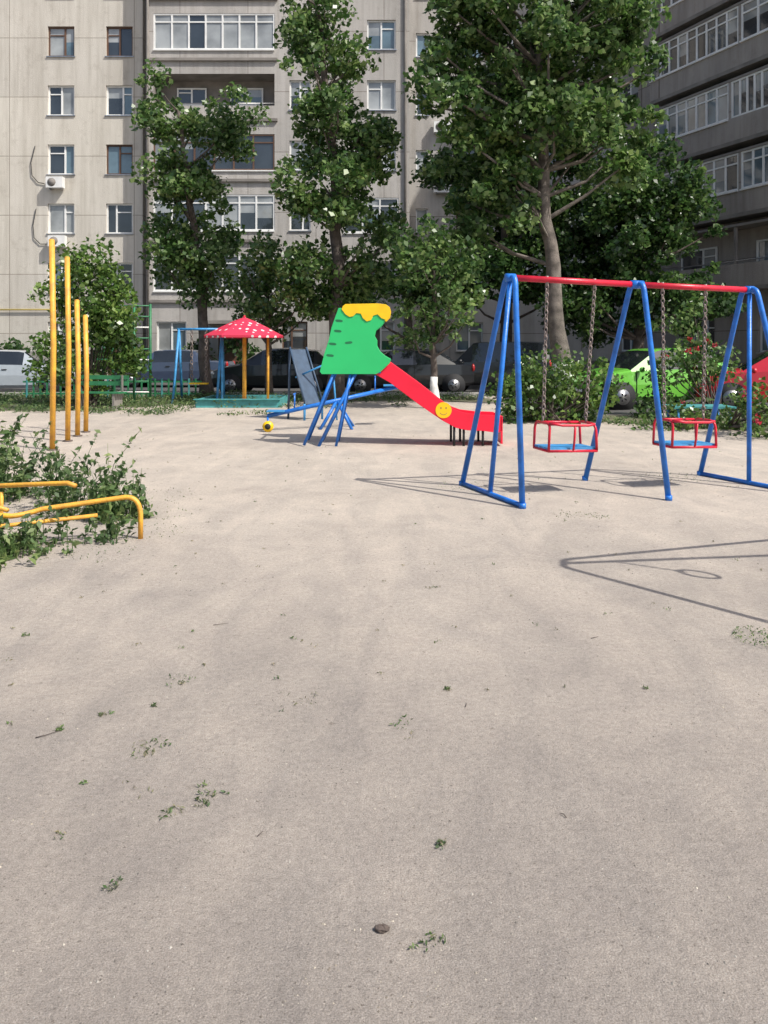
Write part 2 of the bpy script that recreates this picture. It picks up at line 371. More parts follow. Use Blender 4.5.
leaf_mesh('ground_weeds',np.vstack(P),0.016,'weed',aspect=0.4)
leaf_mesh('dry_weeds',np.vstack(D),0.017,'dryweed',aspect=0.25)

def weedbed(name,spots,mat='weed'):
    e=empty(name,(spots[0][0],spots[0][1],0)); ox,oy=spots[0][0],spots[0][1]
    st=MB(); Ls=[]
    for (cx,cy,rad,h,n,ls) in spots:
        for _ in range(n):
            a=random.uniform(0,6.28); rr=rad*math.sqrt(random.random())*random.choice([.7,1,1.25]); x=cx+rr*math.cos(a)-ox; y=cy+rr*math.sin(a)-oy
            hh=h*random.choice([.25,.45,.7,1,1.35])*random.uniform(.8,1.15); lx,ly=random.uniform(-.5,.5)*hh,random.uniform(-.5,.5)*hh
            st.tube([(x,y,0),(x+lx*.3,y+ly*.3,hh*.55),(x+lx,y+ly,hh)],[.004,.003,.0015],'weed',n=4,cap=False)
            k=int(8+34*hh); t=rng.uniform(.08,1,k)
            q=np.stack([x+lx*t*t,y+ly*t*t,hh*t],1)+rng.normal(size=(k,3))*np.array([.04,.04,.015])*(1.25-t)[:,None]
            Ls.append(np.maximum(q,[-99,-99,.01]))
    st.obj('stems',e); leaf_mesh('leaves',np.vstack(Ls),spots[0][5],mat,e,upbias=.8,aspect=.5,size_var=.6)
weedbed('weed_patch',[(-2.75,6.0,.38,.2,55,.055),(-3.1,5.75,.45,.22,60,.055),(-3.6,6.1,.5,.28,60,.055),(-2.2,6.35,.15,.17,14,.05),(-2.9,5.5,.2,.14,16,.05)])
weedbed('weed_patch',[(-2.55,7.25,.34,.36,55,.062),(-2.35,7.15,.2,.25,14,.06),(-2.9,7.6,.4,.5,40,.06)])
weedbed('weed_patch',[(-4.0,8.1,.5,.5,55,.068),(-4.5,8.4,.5,.7,60,.07),(-4.0,7.4,.4,.35,30,.06),(-5.2,9.4,.6,.6,50,.07),(-3.4,8.3,.3,.45,16,.06)])

# ---------------------------------------------------------------- low pipe fence
lf=MB()
lf.tube([(-4.6,6.15,.36),(-2.95,6.15,.24)]+arc((-2.9,6.15,.235),(-2.82,6.2,.235),(-2.7,6.25,.27),4)+[(-2.1,6.4,.335)]+arc((-2.08,6.4,.335),(-1.98,6.4,.335),(-1.97,6.4,.2),6)+[(-1.97,6.4,0)],.020,'yellow')
lf.tube([(-4.4,6.9,.30),(-2.70,6.75,.39),(-2.62,6.72,.37)],.02,'yellow')
lf.tube([(-4.4,5.95,.22),(-3.0,6.12,.16),(-2.3,6.35,.2)],.016,'yellow')
lf.tube([(-4.4,7.0,.43),(-3.0,6.3,.25)],.018,'yellow')
for x,y in [(-3.2,6.15),(-4.3,6.13),(-3.3,6.82),(-4.2,6.9)]: lf.tube([(x,y,0),(x,y,.3)],.017,'yellow')
lf.obj('pipe_fence')

# ---------------------------------------------------------------- yellow exercise posts
for (x,y,h) in [(-4.99,11.9,3.16),(-5.2,13.0,3.02),(-5.33,13.75,2.36),(-5.43,14.4,2.12)]:
    p=MB(); p.tube([(0,0,0),(0.015,0,h*.5),(-.01,0,h)],.042,'yellow',n=14); p.ball((-.01,0,h),(.044,.044,.02),'yellow')
    p.tube([(0,0,0),(0,0,.02)],.08,'stone',n=12)
    p.tube([(-.01,0,h-.1),(-.01,.09,h-.1)],.02,'yellow'); o=p.obj('exercise_bar_post'); o.location=(x,y,0)

# ---------------------------------------------------------------- swing set
def end_frame(mb,f0,f1,apex,post=True,bar=True,r=.03):
    f0,f1,apex=Vector(f0),Vector(f1),Vector(apex)
    d=(f1-f0).normalized(); a0=apex-d*.10; a1=apex+d*.10
    leg0=(f0-a0).normalized(); leg1=(f1-a1).normalized()
    c=.10
    pts=[f0]+[Vector(q) for q in arc(a0+leg0*c,a0,a0+d*.04,6)]+[Vector(q) for q in arc(a1-d*.04,a1,a1+leg1*c,6)]+[f1]
    mb.tube(pts,r,'blue',n=14)
    if post: mb.tube([(f0+f1)/2,apex],.026,'blue',n=14)
    if bar: mb.tube([f0+Vector((0,0,.025)),f1+Vector((0,0,.025))],.024,'blue',n=12)
    for f in (f0,f1): mb.tube([f,f+Vector((0,0,.05))],.036,'blue',n=12)
def chain(mb,a,b,link=.055,r=.0055):
    a,b=Vector(a),Vector(b); L=(b-a).length; n=int(L/(link*.78)); t=(b-a).normalized()
    u=t.orthogonal().normalized(); w=t.cross(u)
    for i in range(n):
        c=a+t*(L*(i+.5)/n); s=u if i%2 else w; pts=[]
        for k in range(8):
            an=2*math.pi*k/8; pts.append(c+t*math.cos(an)*link*.5+s*math.sin(an)*link*.32)
        mb.tube(pts,r,'chain',n=5,closed=True)
def seat(mb,c,ux):
    c=Vector(c);ux=Vector(ux).normalized(); uy=Vector((-ux.y,ux.x,0)); Z=Vector((0,0,1))
    def q(a,b,z): return c+ux*a+uy*b+Z*z
    w=.25; d=.16
    for i in range(3):
        b0=-d+i*.108; P=[q(-w-.03,b0,0),q(w+.03,b0,0),q(w+.03,b0+.095,0),q(-w-.03,b0+.095,0)]
        P+= [p+Z*.022 for p in P]
        mb.add(P,[(0,3,2,1),(4,5,6,7),(0,1,5,4),(1,2,6,5),(2,3,7,6),(3,0,4,7)],'ltblue')
    for s in (-1,1):
        mb.tube([q(s*(w+.03),-d-.02,-.005)]+arc(q(s*(w+.02),-d-.02,.2),q(s*(w+.01),-d-.02,.27),q(s*(w+.01),-d+.06,.27),4)+arc(q(s*(w+.01),d-.06,.27),q(s*(w+.01),d,.27),q(s*(w+.02),d,.2),4)+[q(s*(w+.03),d,-.005)],.014,'red')
        mb.tube([q(s*(w+.03),-d-.02,-.014),q(s*(w+.03),d,-.014)],.014,'red')
        mb.tube([q(s*(w+.01),0,.27),q(s*w,0,.34)],.012,'chain')
    mb.tube([q(-w-.01,-d+.0,.265)]+arc(q(-w+.02,-d-.05,.27),q(-w+.05,-d-.07,.27),q(-w+.1,-d-.07,.26),3)+arc(q(w-.1,-d-.07,.26),q(w-.05,-d-.07,.27),q(w-.02,-d-.05,.27),3)+[q(w+.01,-d,.265)],.015,'red')
    mb.tube([q(-w,d,.26),q(w,d,.26)],.015,'red')
    mb.tube([q(-w-.03,-d-.02,-.014),q(w+.03,-d-.02,-.014)],.014,'red'); mb.tube([q(-w-.03,d,-.014),q(w+.03,d,-.014)],.014,'red')
    mb.tube([q(0,-d-.07,.26),q(0,-d-.05,.1),q(0,-d-.03,0)],.012,'red')
sw=empty('swing_set',(2.6,8.6,0))
def rel(mb,name):
    mb.v=[(x-2.6,y-8.6,z) for x,y,z in mb.v]; return mb.obj(name,sw)
A=(1.31,8.2,2.27);B=(2.75,8.6,2.23);C=(4.15,8.98,2.2)
f=MB(); end_frame(f,(.876,8.87,0),(1.33,7.6,0),A); rel(f,'frame_1')
f=MB(); end_frame(f,(2.34,9.2,0),(2.88,8.0,0),B,False,False); rel(f,'frame_2')
f=MB(); end_frame(f,(3.82,9.56,0),(4.40,8.25,0),C); rel(f,'frame_3')
f=MB(); f.tube([Vector(A)+Vector((.0,0,.0)),B],.033,'red',n=14); f.tube([B,C],.033,'red',n=14)
for p in (B,):
    f.tube([Vector(p)-Vector((.07,.02,0)),Vector(p)+Vector((.07,.02,0))],.046,'blue',n=14)
for p,s in((A,1),(C,-1)): f.tube([Vector(p)-Vector((.05*1,.014,0)),Vector(p)+Vector((.05,.014,0))],.044,'blue',n=14)
rel(f,'top_beam')
dirb=(Vector(B)-Vector(A)).normalized()
for i,(t0,t1,sx,O,E) in enumerate([(.28,.655,1.93,A,B),(.22,.60,3.33,B,C)]):
    O=Vector(O);E=Vector(E); p0=O.lerp(E,t0); p1=O.lerp(E,t1)
    sy=8.45 if i==0 else 8.78
    s=MB(); seat(s,(sx,sy,.475),dirb); rel(s,'seat_%d'%(i+1))
    c=MB(); 
    for p,sg in((p0,-1),(p1,1)):
        e=Vector((sx,sy,.8))+dirb*.25*sg; chain(c,p-Vector((0,0,.05)),e,.058,.007); c.tube([p+Vector((0,0,.04)),p-Vector((0,0,.07))],.018,'chain',n=8)
    rel(c,'chain_%d'%(i+1))
s2=MB(); end_frame(s2,(2.98,3.45,0),(3.7,6.55,0),(2.83,4.66,2.2),False,False,.024); end_frame(s2,(5.6,3.9,0),(6.1,6.9,0),(5.75,5.15,2.2),False,False,.024)
s2.tube([(2.83,4.66,2.2),(5.75,5.05,2.2)],.026,'red')
chain(s2,(3.2,4.71,2.2),(3.2,4.71,1.6)); 
s2.tube([(3.2+.09*math.cos(a),4.71+.06*math.sin(a),1.5+.09*math.sin(a)) for a in [i*2*math.pi/16 for i in range(16)]],.016,'red',closed=True)
s2.obj('ring_frame')

# ---------------------------------------------------------------- slide
sl=empty('playground_slide',(0,12.7,0))
pnl=[(-.71,2.16),(-.76,2.02),(-.82,1.85),(-.86,1.66),(-.93,1.45),(-1.0,1.17),(-.97,1.13),(-.12,1.13),(-.05,1.17),(.09,1.30),(.11,1.36),(.02,1.41),(-.06,1.48),(-.11,1.57),(-.11,1.66),(-.15,1.73),(-.13,1.82),(-.04,1.89),(.02,1.97),(.02,2.05),(-.05,2.16)]
cap=[(-.66,2.14),(-.64,2.19),(-.60,2.22),(-.1,2.23),(.03,2.215),(.09,2.17),(.11,2.10),(.1,2.03),(.04,1.97),(-.04,2.0),(-.1,2.06),(-.17,2.04),(-.2,1.97),(-.27,1.95),(-.33,2.0),(-.36,2.07),(-.43,2.08),(-.48,2.03),(-.54,2.02),(-.6,2.06)]
for y,s in((-.38,-1),(.38,1)):
    b=MB(); b.prismY(pnl,y-.012,y+.012,'green'); b.obj('side_panel',sl,.004)
    b=MB(); b.prismY(cap,y-.026,y-.014,'yellow2'); b.prismY(cap,y+.014,y+.026,'yellow2')
    b.obj('panel_trim',sl,.003)
    b=MB()
    for (cx,cz,rt) in [(-.70,1.96,-.1),(-.72,1.80,-.1),(-.80,1.60,-.1),(-.84,1.42,-.1),(-.55,1.62,.1)]:
        pts=[]
        for a in range(16):
            an=a/16*2*math.pi; px=.04*math.cos(an)+.02*(1 if math.cos(an)>0 else -1); pz=.02*math.sin(an)
            pts.append((cx+px*math.cos(rt)-pz*math.sin(rt),cz+px*math.sin(rt)+pz*math.cos(rt)))
        b.prismY(pts,y-.0135,y+.0135,'darkslot')
    b.obj('panel_slot',sl)
up=[(-.02,1.42),(.08,1.36),(.55,1.02),(1.0,.70),(1.12,.63),(1.25,.585),(1.5,.555),(1.8,.545),(1.84,.52),(1.84,.30),(1.78,.27),(1.55,.30),(1.3,.31),(1.12,.35),(.9,.44),(.55,.68),(.1,1.02),(-.14,1.16)]
for y in(-.33,.33):
    b=MB(); b.prismY([(x,z-.06 if x>.9 else z-.03) for x,z in up],y-.015,y+.015,'slidered'); b.obj('chute_side',sl,.004)
b=MB(); bed=[(-.3,1.19),(-.1,1.19),(.1,1.1),(.6,.74),(.95,.48),(1.2,.37),(1.5,.33),(1.82,.32)]
vs=[];fs=[]
for x,z in bed: vs+=[(x,-.31,z),(x,.31,z),(x,.31,z-.012),(x,-.31,z-.012)]
for i in range(len(bed)-1):
    o=i*4
    for k in range(4): fs.append((o+k,o+(k+1)%4,o+4+(k+1)%4,o+4+k))
b.add(vs,fs,'slidered'); b.box(1.825,1.855,-.345,.345,.04,.47,'slidered'); b.obj('chute_bed',sl)
b=MB()
y=-.349
b.prismY([(.93+.125*math.cos(a),.565+.125*math.sin(a)) for a in [i*2*math.pi/28 for i in range(28)]],y-.006,y+.004,'yellow2')
for dx in(-.04,.04): b.prismY([(.93+dx+.010*math.cos(a),.6+.016*math.sin(a)) for a in [i*2*math.pi/10 for i in range(10)]],y-.0095,y-.0065,'wood')
b.tube([(.93+.06*math.cos(a),y-.006,.555+.06*math.sin(a)) for a in [math.pi*(1.15+.7*i/10) for i in range(11)]],.0045,'wood',n=6)
b.obj('smiley_disc',sl)
b=MB()
for y in(-.34,.34):
    b.tube([(-.42,y,1.2),(-1.02,y,0)],.026,'blue'); b.tube([(-.70,y,1.35),(-1.25,y*1.05,.02)],.024,'blue')
    b.tube([(-.52,y,1.16),(-.75,y,0)],.022,'blue')
for i in range(5):
    t=.12+i*.19; x=-1.02+.6*t*1.0; z=1.2*t; b.tube([(x,-.34,z),(x,.34,z)],.018,'blue')
b.tube([(-.8,-.36,1.16),(-.05,-.36,1.16)],.02,'blue'); b.tube([(-.8,.36,1.16),(-.05,.36,1.16)],.02,'blue')
b.box(-.78,-.12,-.35,.35,1.165,1.19,'steel'); b.obj('ladder',sl)
b=MB()
for x,z in((1.1,.33),(1.25,.3),(1.55,.26)):
    for y in(-.3,.3): b.tube([(x,y,z),(x,y,0)],.02,'black')
b.obj('chute_leg',sl)
b=MB()
b.tube([(-.05,-.38,2.1),(-.05,.38,2.1)],.02,'blue'); b.tube([(-.6,-.38,2.1),(-.6,.38,2.1)],.02,'blue'); b.obj('cross_bar',sl)

# seesaw with small yellow wheel behind slide
ss=MB(); a=Vector((-2.15,14.6,.28)); c=Vector((.35,15.7,.78)); ss.tube([a,c],.04,'blue'); ss.tube([a+Vector((0,.22,0)),c+Vector((0,.22,0))],.02,'blue')
mid=a.lerp(c,.5)
for dy in(-.3,.3):
    ss.tube([mid,Vector((mid.x-.3,mid.y+dy,0))],.03,'blue'); ss.tube([mid,Vector((mid.x+.3,mid.y+dy,0))],.03,'blue')
for t in(.06,.92):
    p=a.lerp(c,t); ss.box(p.x-.16,p.x+.16,p.y-.14,p.y+.14,p.z+.045,p.z+.07,'ltblue')
    q=a.lerp(c,t+(.13 if t<.5 else -.13)); ss.tube([q,q+Vector((0,0,.3))],.015,'blue'); ss.tube([q+Vector((0,-.16,.3)),q+Vector((0,.16,.3))],.015,'blue')
ss.tube([(-2.12,14.42,.10),(-2.12,14.50,.10)],.098,'yellow2',n=20); ss.tube([(-2.12,14.41,.10),(-2.12,14.51,.10)],.055,'black',n=14)
ss.tube([a,(-2.12,14.51,.10)],.02,'blue'); ss.obj('seesaw')
s3=MB(); y=17
s3.add([(-2.00,y,1.5),(-1.66,y-.3,.35),(-1.36,y,.35),(-1.72,y+.3,1.5),(-2.00,y,1.44),(-1.66,y-.3,.29),(-1.36,y,.29),(-1.72,y+.3,1.44)],[(0,1,2,3),(7,6,5,4),(0,4,5,1),(2,6,7,3),(1,5,6,2),(0,3,7,4)],'slate')
for q in((-2.02,y,1.5),(-1.7,y+.32,1.5)): s3.tube([q,(q[0]-.05,q[1]+.1,0)],.025,'slate')
for q in((-1.68,y-.3,.35),(-1.33,y,.35)): s3.tube([q,(q[0],q[1],0)],.025,'ltblue')
for q0,q1 in(((-2.02,y-.02,1.55),(-1.68,y-.31,.4)),((-1.7,y+.31,1.55),(-1.33,y+.0,.4))): s3.tube([q0,q1],.022,'slate')
s3.tube([(-1.9,y,.9),(-1.1,y-.2,1.25)],.02,'ltblue'); s3.tube([(-1.1,y-.2,1.25),(-1.0,y-.2,0)],.02,'ltblue')
s3.obj('play_seat')

# ---------------------------------------------------------------- umbrella sandbox
um=empty('sandbox_umbrella',(-3.76,21.3,0))
def dotmat():
    m,nt,b=nodes('red_white_dots'); tc=nt.nodes.new('ShaderNodeTexCoord')
    v=nt.nodes.new('ShaderNodeTexVoronoi'); v.inputs['Scale'].default_value=5.6; v.inputs['Randomness'].default_value=.25
    nt.links.new(tc.outputs['Object'],v.inputs['Vector'])
    r=nt.nodes.new('ShaderNodeValToRGB'); r.color_ramp.interpolation='CONSTANT'
    r.color_ramp.elements[0].color=(.75,.72,.72,1); r.color_ramp.elements[1].color=(.68,.04,.09,1); r.color_ramp.elements[1].position=.27
    nt.links.new(v.outputs['Distance'],r.inputs['Fac']); nt.links.new(r.outputs['Color'],b.inputs['Base Color']); b.inputs['Roughness'].default_value=.5
    return m
M['dots']=dotmat()
b=MB(); n=8; vs=[(0,0,2.36)]
for ring,(rr,z) in enumerate([(.32,2.24),(.72,2.05),(1.08,1.86),(1.07,1.80)]):
    for i in range(n): a=2*math.pi*(i+.5)/n; vs.append((rr*math.cos(a),rr*math.sin(a),z))
fs=[(0,1+i,1+(i+1)%n) for i in range(n)]
for k2 in range(3):
    for i in range(n): fs.append((1+k2*n+i,1+(k2+1)*n+i,1+(k2+1)*n+(i+1)%n,1+k2*n+(i+1)%n))
b.add(vs,fs,'dots'); b.ball((0,0,2.37),.04,'red'); b.obj('canopy',um)
b=MB()
b.tube([(0,0,0),(0,0,2.3)],.055,'yellow')
for sx in(-.62,.62): b.tube([(sx,.1,0),(sx,.1,1.98)],.035,'ltblue' if sx<0 else 'yellow')
for i in range(8):
    a=2*math.pi*(i+.5)/8; b.tube([(0,0,2.2),(1.02*math.cos(a),1.02*math.sin(a),1.85)],.018,'yellow')
b.obj('post',um)
b=MB()
for s in(-1,1): b.box(-1.05,1.05,s*1.05-.04,s*1.05+.04,0,.2,'teal'); b.box(s*1.05-.04,s*1.05+.04,-1.01,1.01,0,.2,'teal')
b.box(-1.1,1.1,-1.16,-.98,.204,.225,'teal'); b.obj('sandbox_box',um)

bf=MB(); y=22
for x in(-5.75,-4.55):
    bf.tube([(x,y-.5,0),(x+.05,y,2.05)],.035,'ltblue'); bf.tube([(x,y+.5,0),(x+.05,y,2.05)],.035,'ltblue')
bf.tube([(-5.75,y,2.05),(-4.45,y,2.05)],.035,'ltblue')
chain(bf,(-5.35,y,2.05),(-5.35,y,.6),.12,.012); chain(bf,(-4.95,y,2.05),(-4.95,y,.6),.12,.012)
bf.box(-5.4,-4.9,y-.12,y+.12,.52,.56,'yellow2'); bf.obj('small_swing')
cl=MB(); y=22
for x in(-7.55,-6.95,-6.5): cl.tube([(x,y,0),(x,y,2.75)],.035,'dkgreen')
for i in range(9): cl.tube([(-7.55,y,.3+i*.3),(-6.5,y,.3+i*.3)],.02,'white' if i%3==0 else 'dkgreen')
cl.tube([(-8.6,y+.4,1.2),(-7.55,y,1.2)],.025,'dkgreen'); cl.obj('climbing_frame')
fn=MB()
for i in range(26):
    x=-10.6+i*.2
    fn.box(x,x+.05,23.4,23.42,.05,.62,'dkgreen' if i%4 else 'teal')
fn.box(-10.7,-5.4,23.42,23.45,.15,.2,'dkgreen'); fn.box(-10.7,-5.4,23.42,23.45,.5,.55,'dkgreen'); fn.obj('low_fence')
def bench(name,x,y,c,rot=0,w=1.5):
    b=MB()
    for i in range(4): b.box(-w/2,w/2,-.2+i*.11,-.11+i*.11,.42,.45,c)
    for s in(-1,1): b.box(s*w*.38-.03,s*w*.38+.03,-.18,.2,0,.418,'concD'); 
    for i in range(2): b.box(-w/2,w/2,.26,.285,.6+i*.15,.7+i*.15,c)
    for s in(-1,1): b.box(s*w*.38-.02,s*w*.38+.02,.22,.258,.3,.86,'concD')
    o=b.obj(name); o.location=(x,y,0); o.rotation_euler[2]=rot; return o
bench('park_bench',-7.0,19.4,'dkgreen',-.2,1.3)
tb=MB(); tb.box(-.6,.6,-.35,.35,.36,.4,'teal')
for sx in(-.5,.5):
    for sy in(-.28,.28): tb.tube([(sx,sy,0),(sx,sy,.36)],.03,'ltblue')
o=tb.obj('playground_table'); o.location=(6.2,15.6,0)

# ---------------------------------------------------------------- cars
def car(name,loc,rot,color,kind='hatch',sc=1.0):
    if kind=='hatch':
        S=[(-2.05,.42,.80,.84,.80),(-2.0,.30,.92,.97,.85),(-1.88,.26,.98,1.06,.9),(-1.5,.22,1.0,1.40,1),(-1.40,.22,1.0,1.44,1),(-.62,.2,.99,1.50,1),(-.54,.2,.99,1.51,1),(.12,.2,.97,1.49,1),(.32,.2,.96,1.44,1),(1.05,.22,.93,1.0,.99),(1.55,.22,.86,.91,.96),(1.92,.24,.76,.79,.88),(2.08,.32,.62,.65,.72)]
    elif kind=='sedan':
        S=[(-2.25,.42,.80,.84,.82),(-2.2,.30,.93,.97,.88),(-1.6,.24,.97,1.02,.95),(-.98,.22,.98,1.38,1),(-.85,.22,.98,1.41,1),(-.30,.2,.97,1.44,1),(-.22,.2,.97,1.44,1),(.45,.2,.96,1.42,1),(.62,.2,.95,1.39,1),(1.2,.22,.92,.97,.99),(1.75,.22,.85,.89,.96),(2.1,.24,.75,.78,.88),(2.25,.32,.62,.65,.72)]
    else:
        S=[(-2.1,.5,.95,1.0,.86),(-2.08,.38,1.02,1.08,.9),(-2.0,.34,1.08,1.3,.95),(-1.8,.3,1.08,1.66,1),(-1.65,.3,1.08,1.70,1),(-.62,.3,1.07,1.72,1),(-.54,.3,1.07,1.72,1),(.30,.3,1.06,1.70,1),(.50,.3,1.05,1.67,1),(1.05,.3,1.03,1.1,.99),(1.6,.32,.98,1.03,.97),(1.98,.36,.88,.92,.9),(2.12,.42,.72,.75,.78)]
    W=.86; b=MB()
    body=paint('car_paint_'+name,color,.28,var=.05,coat=.8)
    vs=[];n=13
    for (x,zb,be,ro,wf) in S:
        w=W*wf; cab=(ro-be)>.15; rw=w*(.76 if cab else .9)
        half=[(w*.85,zb),(w*.98,zb+.1),(w,zb+(be-zb)*.55),(w*.965,be),(rw,ro-.03 if cab else be+(ro-be)*.5),(rw*.82,ro),(0,ro+.015)]
        vs+=[(x,-a,z) for a,z in half]+[(x,a,z) for a,z in half[-2::-1]]
    for i in range(len(S)-1):
        for k2 in range(n-1):
            f=(i*n+k2,(i+1)*n+k2,(i+1)*n+k2+1,i*n+k2+1)
            row=k2 if k2<6 else 11-k2
            g=(row==3 and 4<=i<=7 and i!=5) or (row>=4 and (i==8 or i==2))
            b.add([vs[j] for j in f],[(0,1,2,3)],'carglass' if g else body,not g)
        b.add([vs[i*n],vs[i*n+n-1],vs[(i+1)*n+n-1],vs[(i+1)*n]],[(0,1,2,3)],'black')
    b.add(vs[:n],[tuple(range(n))],body); b.add(vs[-n:],[tuple(range(n-1,-1,-1))],body)
    xf,xr=S[-1][0],S[0][0]; wb=(xf-.75,xr+.72); zb=S[6][1]; rr=.31 if kind!='suv' else .36
    for wx in wb:
        for s in(-1,1):
            ym=s*W
            b.tube([(wx,ym-s*.16,rr),(wx,ym+s*.006,rr)],rr+.065,'black',n=24)
            b.tube([(wx,ym-s*.15,rr),(wx,ym+s*.022,rr)],rr,'black',n=24)
            b.tube([(wx,ym-s*.1,rr),(wx,ym+s*.028,rr)],rr*.62,'steel',n=20)
            for q in range(5):
                a=q*2*math.pi/5; b.tube([(wx+.05*math.cos(a),ym+s*.03,rr+.05*math.sin(a)),(wx+rr*.36*math.cos(a),ym+s*.03,rr+rr*.36*math.sin(a))],.022,'black',n=4)
    be=S[-2][2]
    for s in(-1,1):
        b.ball((xf-.14,s*.60,be-.08),(.12,.17,.075),'lamp'); b.ball((xr+.07,s*.70,.86 if kind!='suv' else 1.0),(.06,.1,.14),'tail')
        b.ball((S[9][0]-.22,s*.93,S[9][2]+.05),(.06,.09,.07),body)
        for dx in(S[5][0]+.04,S[9][0]-.12,S[4][0]+.05):
            b.box(dx-.006,dx+.006,s*W*.99-.012,s*W*.99+.014,S[5][1]+.12,S[5][2]-.03,'black')
        for dx in(S[5][0]-.14,S[7][0]-.1-.3): b.box(dx-.08,dx+.08,s*(W)-.01,s*(W)+.02,.8 if kind!='suv' else .92,.825 if kind!='suv' else .945,'black')
    b.box(xf-.03,xf+.02,-.45,.45,.36,.5,'black'); b.box(xf+.021,xf+.03,-.26,.26,.42,.52,'white'); b.box(xr-.03,xr-.02,-.26,.26,.55,.66,'white')
    o=b.obj(name); o.location=loc; o.rotation_euler[2]=rot; o.scale=(sc,)*3
    return o
car('parked_car',(6.9,20.6,.01),R(196),(.16,.50,.06),'hatch')
car('parked_car',(-12.5,26.6,.01),R(5),(.40,.44,.48),'sedan')
car('parked_car',(-3.6,26.4,.01),R(175),(.014,.016,.02),'hatch')
car('parked_car',(0.7,26.4,.01),R(182),(.014,.015,.018),'sedan')
car('parked_car',(3.6,26.4,.01),R(160),(.012,.014,.018),'suv')
car('parked_car',(0.75,31.5,.01),R(170),(.1,.1,.11),'hatch')
car('parked_car',(9.9,19.6,.01),R(165),(.55,.015,.03),'hatch')
car('parked_car',(-8.2,31,.01),R(180),(.05,.07,.12),'sedan')

# ---------------------------------------------------------------- buildings
ZC=[2.05+2.84*k for k in range(9)]
HT=27.2
def wallT(O,u):
    u=Vector(u).normalized(); n=Vector((u.y,-u.x))
    return lambda a,v,z:(O[0]+u.x*a+n.x*v,O[1]+u.y*a+n.y*v,z)
def facade(mb,T,width,ops,mat,height=HT,thick=12,side=True):
    mb.T=T
    us=sorted(set([0,width]+[o[0] for o in ops]+[o[1] for o in ops])); zs=sorted(set([0,0.9,height]+[o[2] for o in ops]+[o[3] for o in ops]))
    for i in range(len(us)-1):
        for j in range(len(zs)-1):
            cu=(us[i]+us[i+1])/2; cz=(zs[j]+zs[j+1])/2
            if any(o[0]<cu<o[1] and o[2]<cz<o[3] for o in ops): continue
            m2='plinth' if zs[j+1]<=0.9 else mat
            mb.add([(us[i],0,zs[j]),(us[i+1],0,zs[j]),(us[i+1],0,zs[j+1]),(us[i],0,zs[j+1])],[(0,1,2,3)],m2)
    for (u0,u1,z0,z1,kind) in ops:
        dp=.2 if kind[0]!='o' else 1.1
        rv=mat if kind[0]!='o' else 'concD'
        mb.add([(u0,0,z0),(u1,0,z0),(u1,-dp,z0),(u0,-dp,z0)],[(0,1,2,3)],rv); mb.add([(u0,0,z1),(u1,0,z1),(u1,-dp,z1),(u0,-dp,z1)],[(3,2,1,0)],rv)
        for uu in(u0,u1): mb.add([(uu,0,z0),(uu,-dp,z0),(uu,-dp,z1),(uu,0,z1)],[(0,1,2,3)],rv)
        if kind=='w': win(mb,u0,u1,z0,z1,-.14,2,sill=True,fm='brown' if random.random()<.12 else 'white')
        elif kind=='t': win(mb,u0,u1,z0,z1,-.14,1,sill=True)
        elif kind=='l': win(mb,u0,u1,z0,z1,-.06,max(3,int((u1-u0)/.72)),trans=True)
        elif kind=='lb': win(mb,u0,u1,z0,z1,-.06,max(3,int((u1-u0)/.9)),trans=True,fm='brown')
        elif kind=='d':
            mb.add([(u0,-.18,z0),(u1,-.18,z0),(u1,-.18,z1),(u0,-.18,z1)],[(0,1,2,3)],'brown')
            mb.box((u0+u1)/2+.05,(u0+u1)/2+.1,-.18,-.1,z0+1,z0+1.2,'steel')
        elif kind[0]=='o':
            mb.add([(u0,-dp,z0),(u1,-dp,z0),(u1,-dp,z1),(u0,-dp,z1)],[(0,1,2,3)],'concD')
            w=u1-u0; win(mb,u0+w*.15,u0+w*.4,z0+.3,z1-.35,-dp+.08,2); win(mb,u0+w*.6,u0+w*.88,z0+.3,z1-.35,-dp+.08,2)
            mb.tube([(u0,-.05,z0+.12),(u1,-.05,z0+.12)],.025,'steel',n=6)
    mb.box(0.01,width-.01,-thick,-1.3,0.01,height-.01,mat)
    for uu in(0,width): mb.add([(uu,0,0),(uu,-thick,0),(uu,-thick,height),(uu,0,height)],[(0,1,2,3)],mat)
    mb.add([(0,0,height),(width,0,height),(width,-1.3,height),(0,-1.3,height)],[(0,1,2,3)],mat)
    mb.box(-.1,width+.1,-.3,.15,height+.002,height+.25,'concD')
    mb.T=None
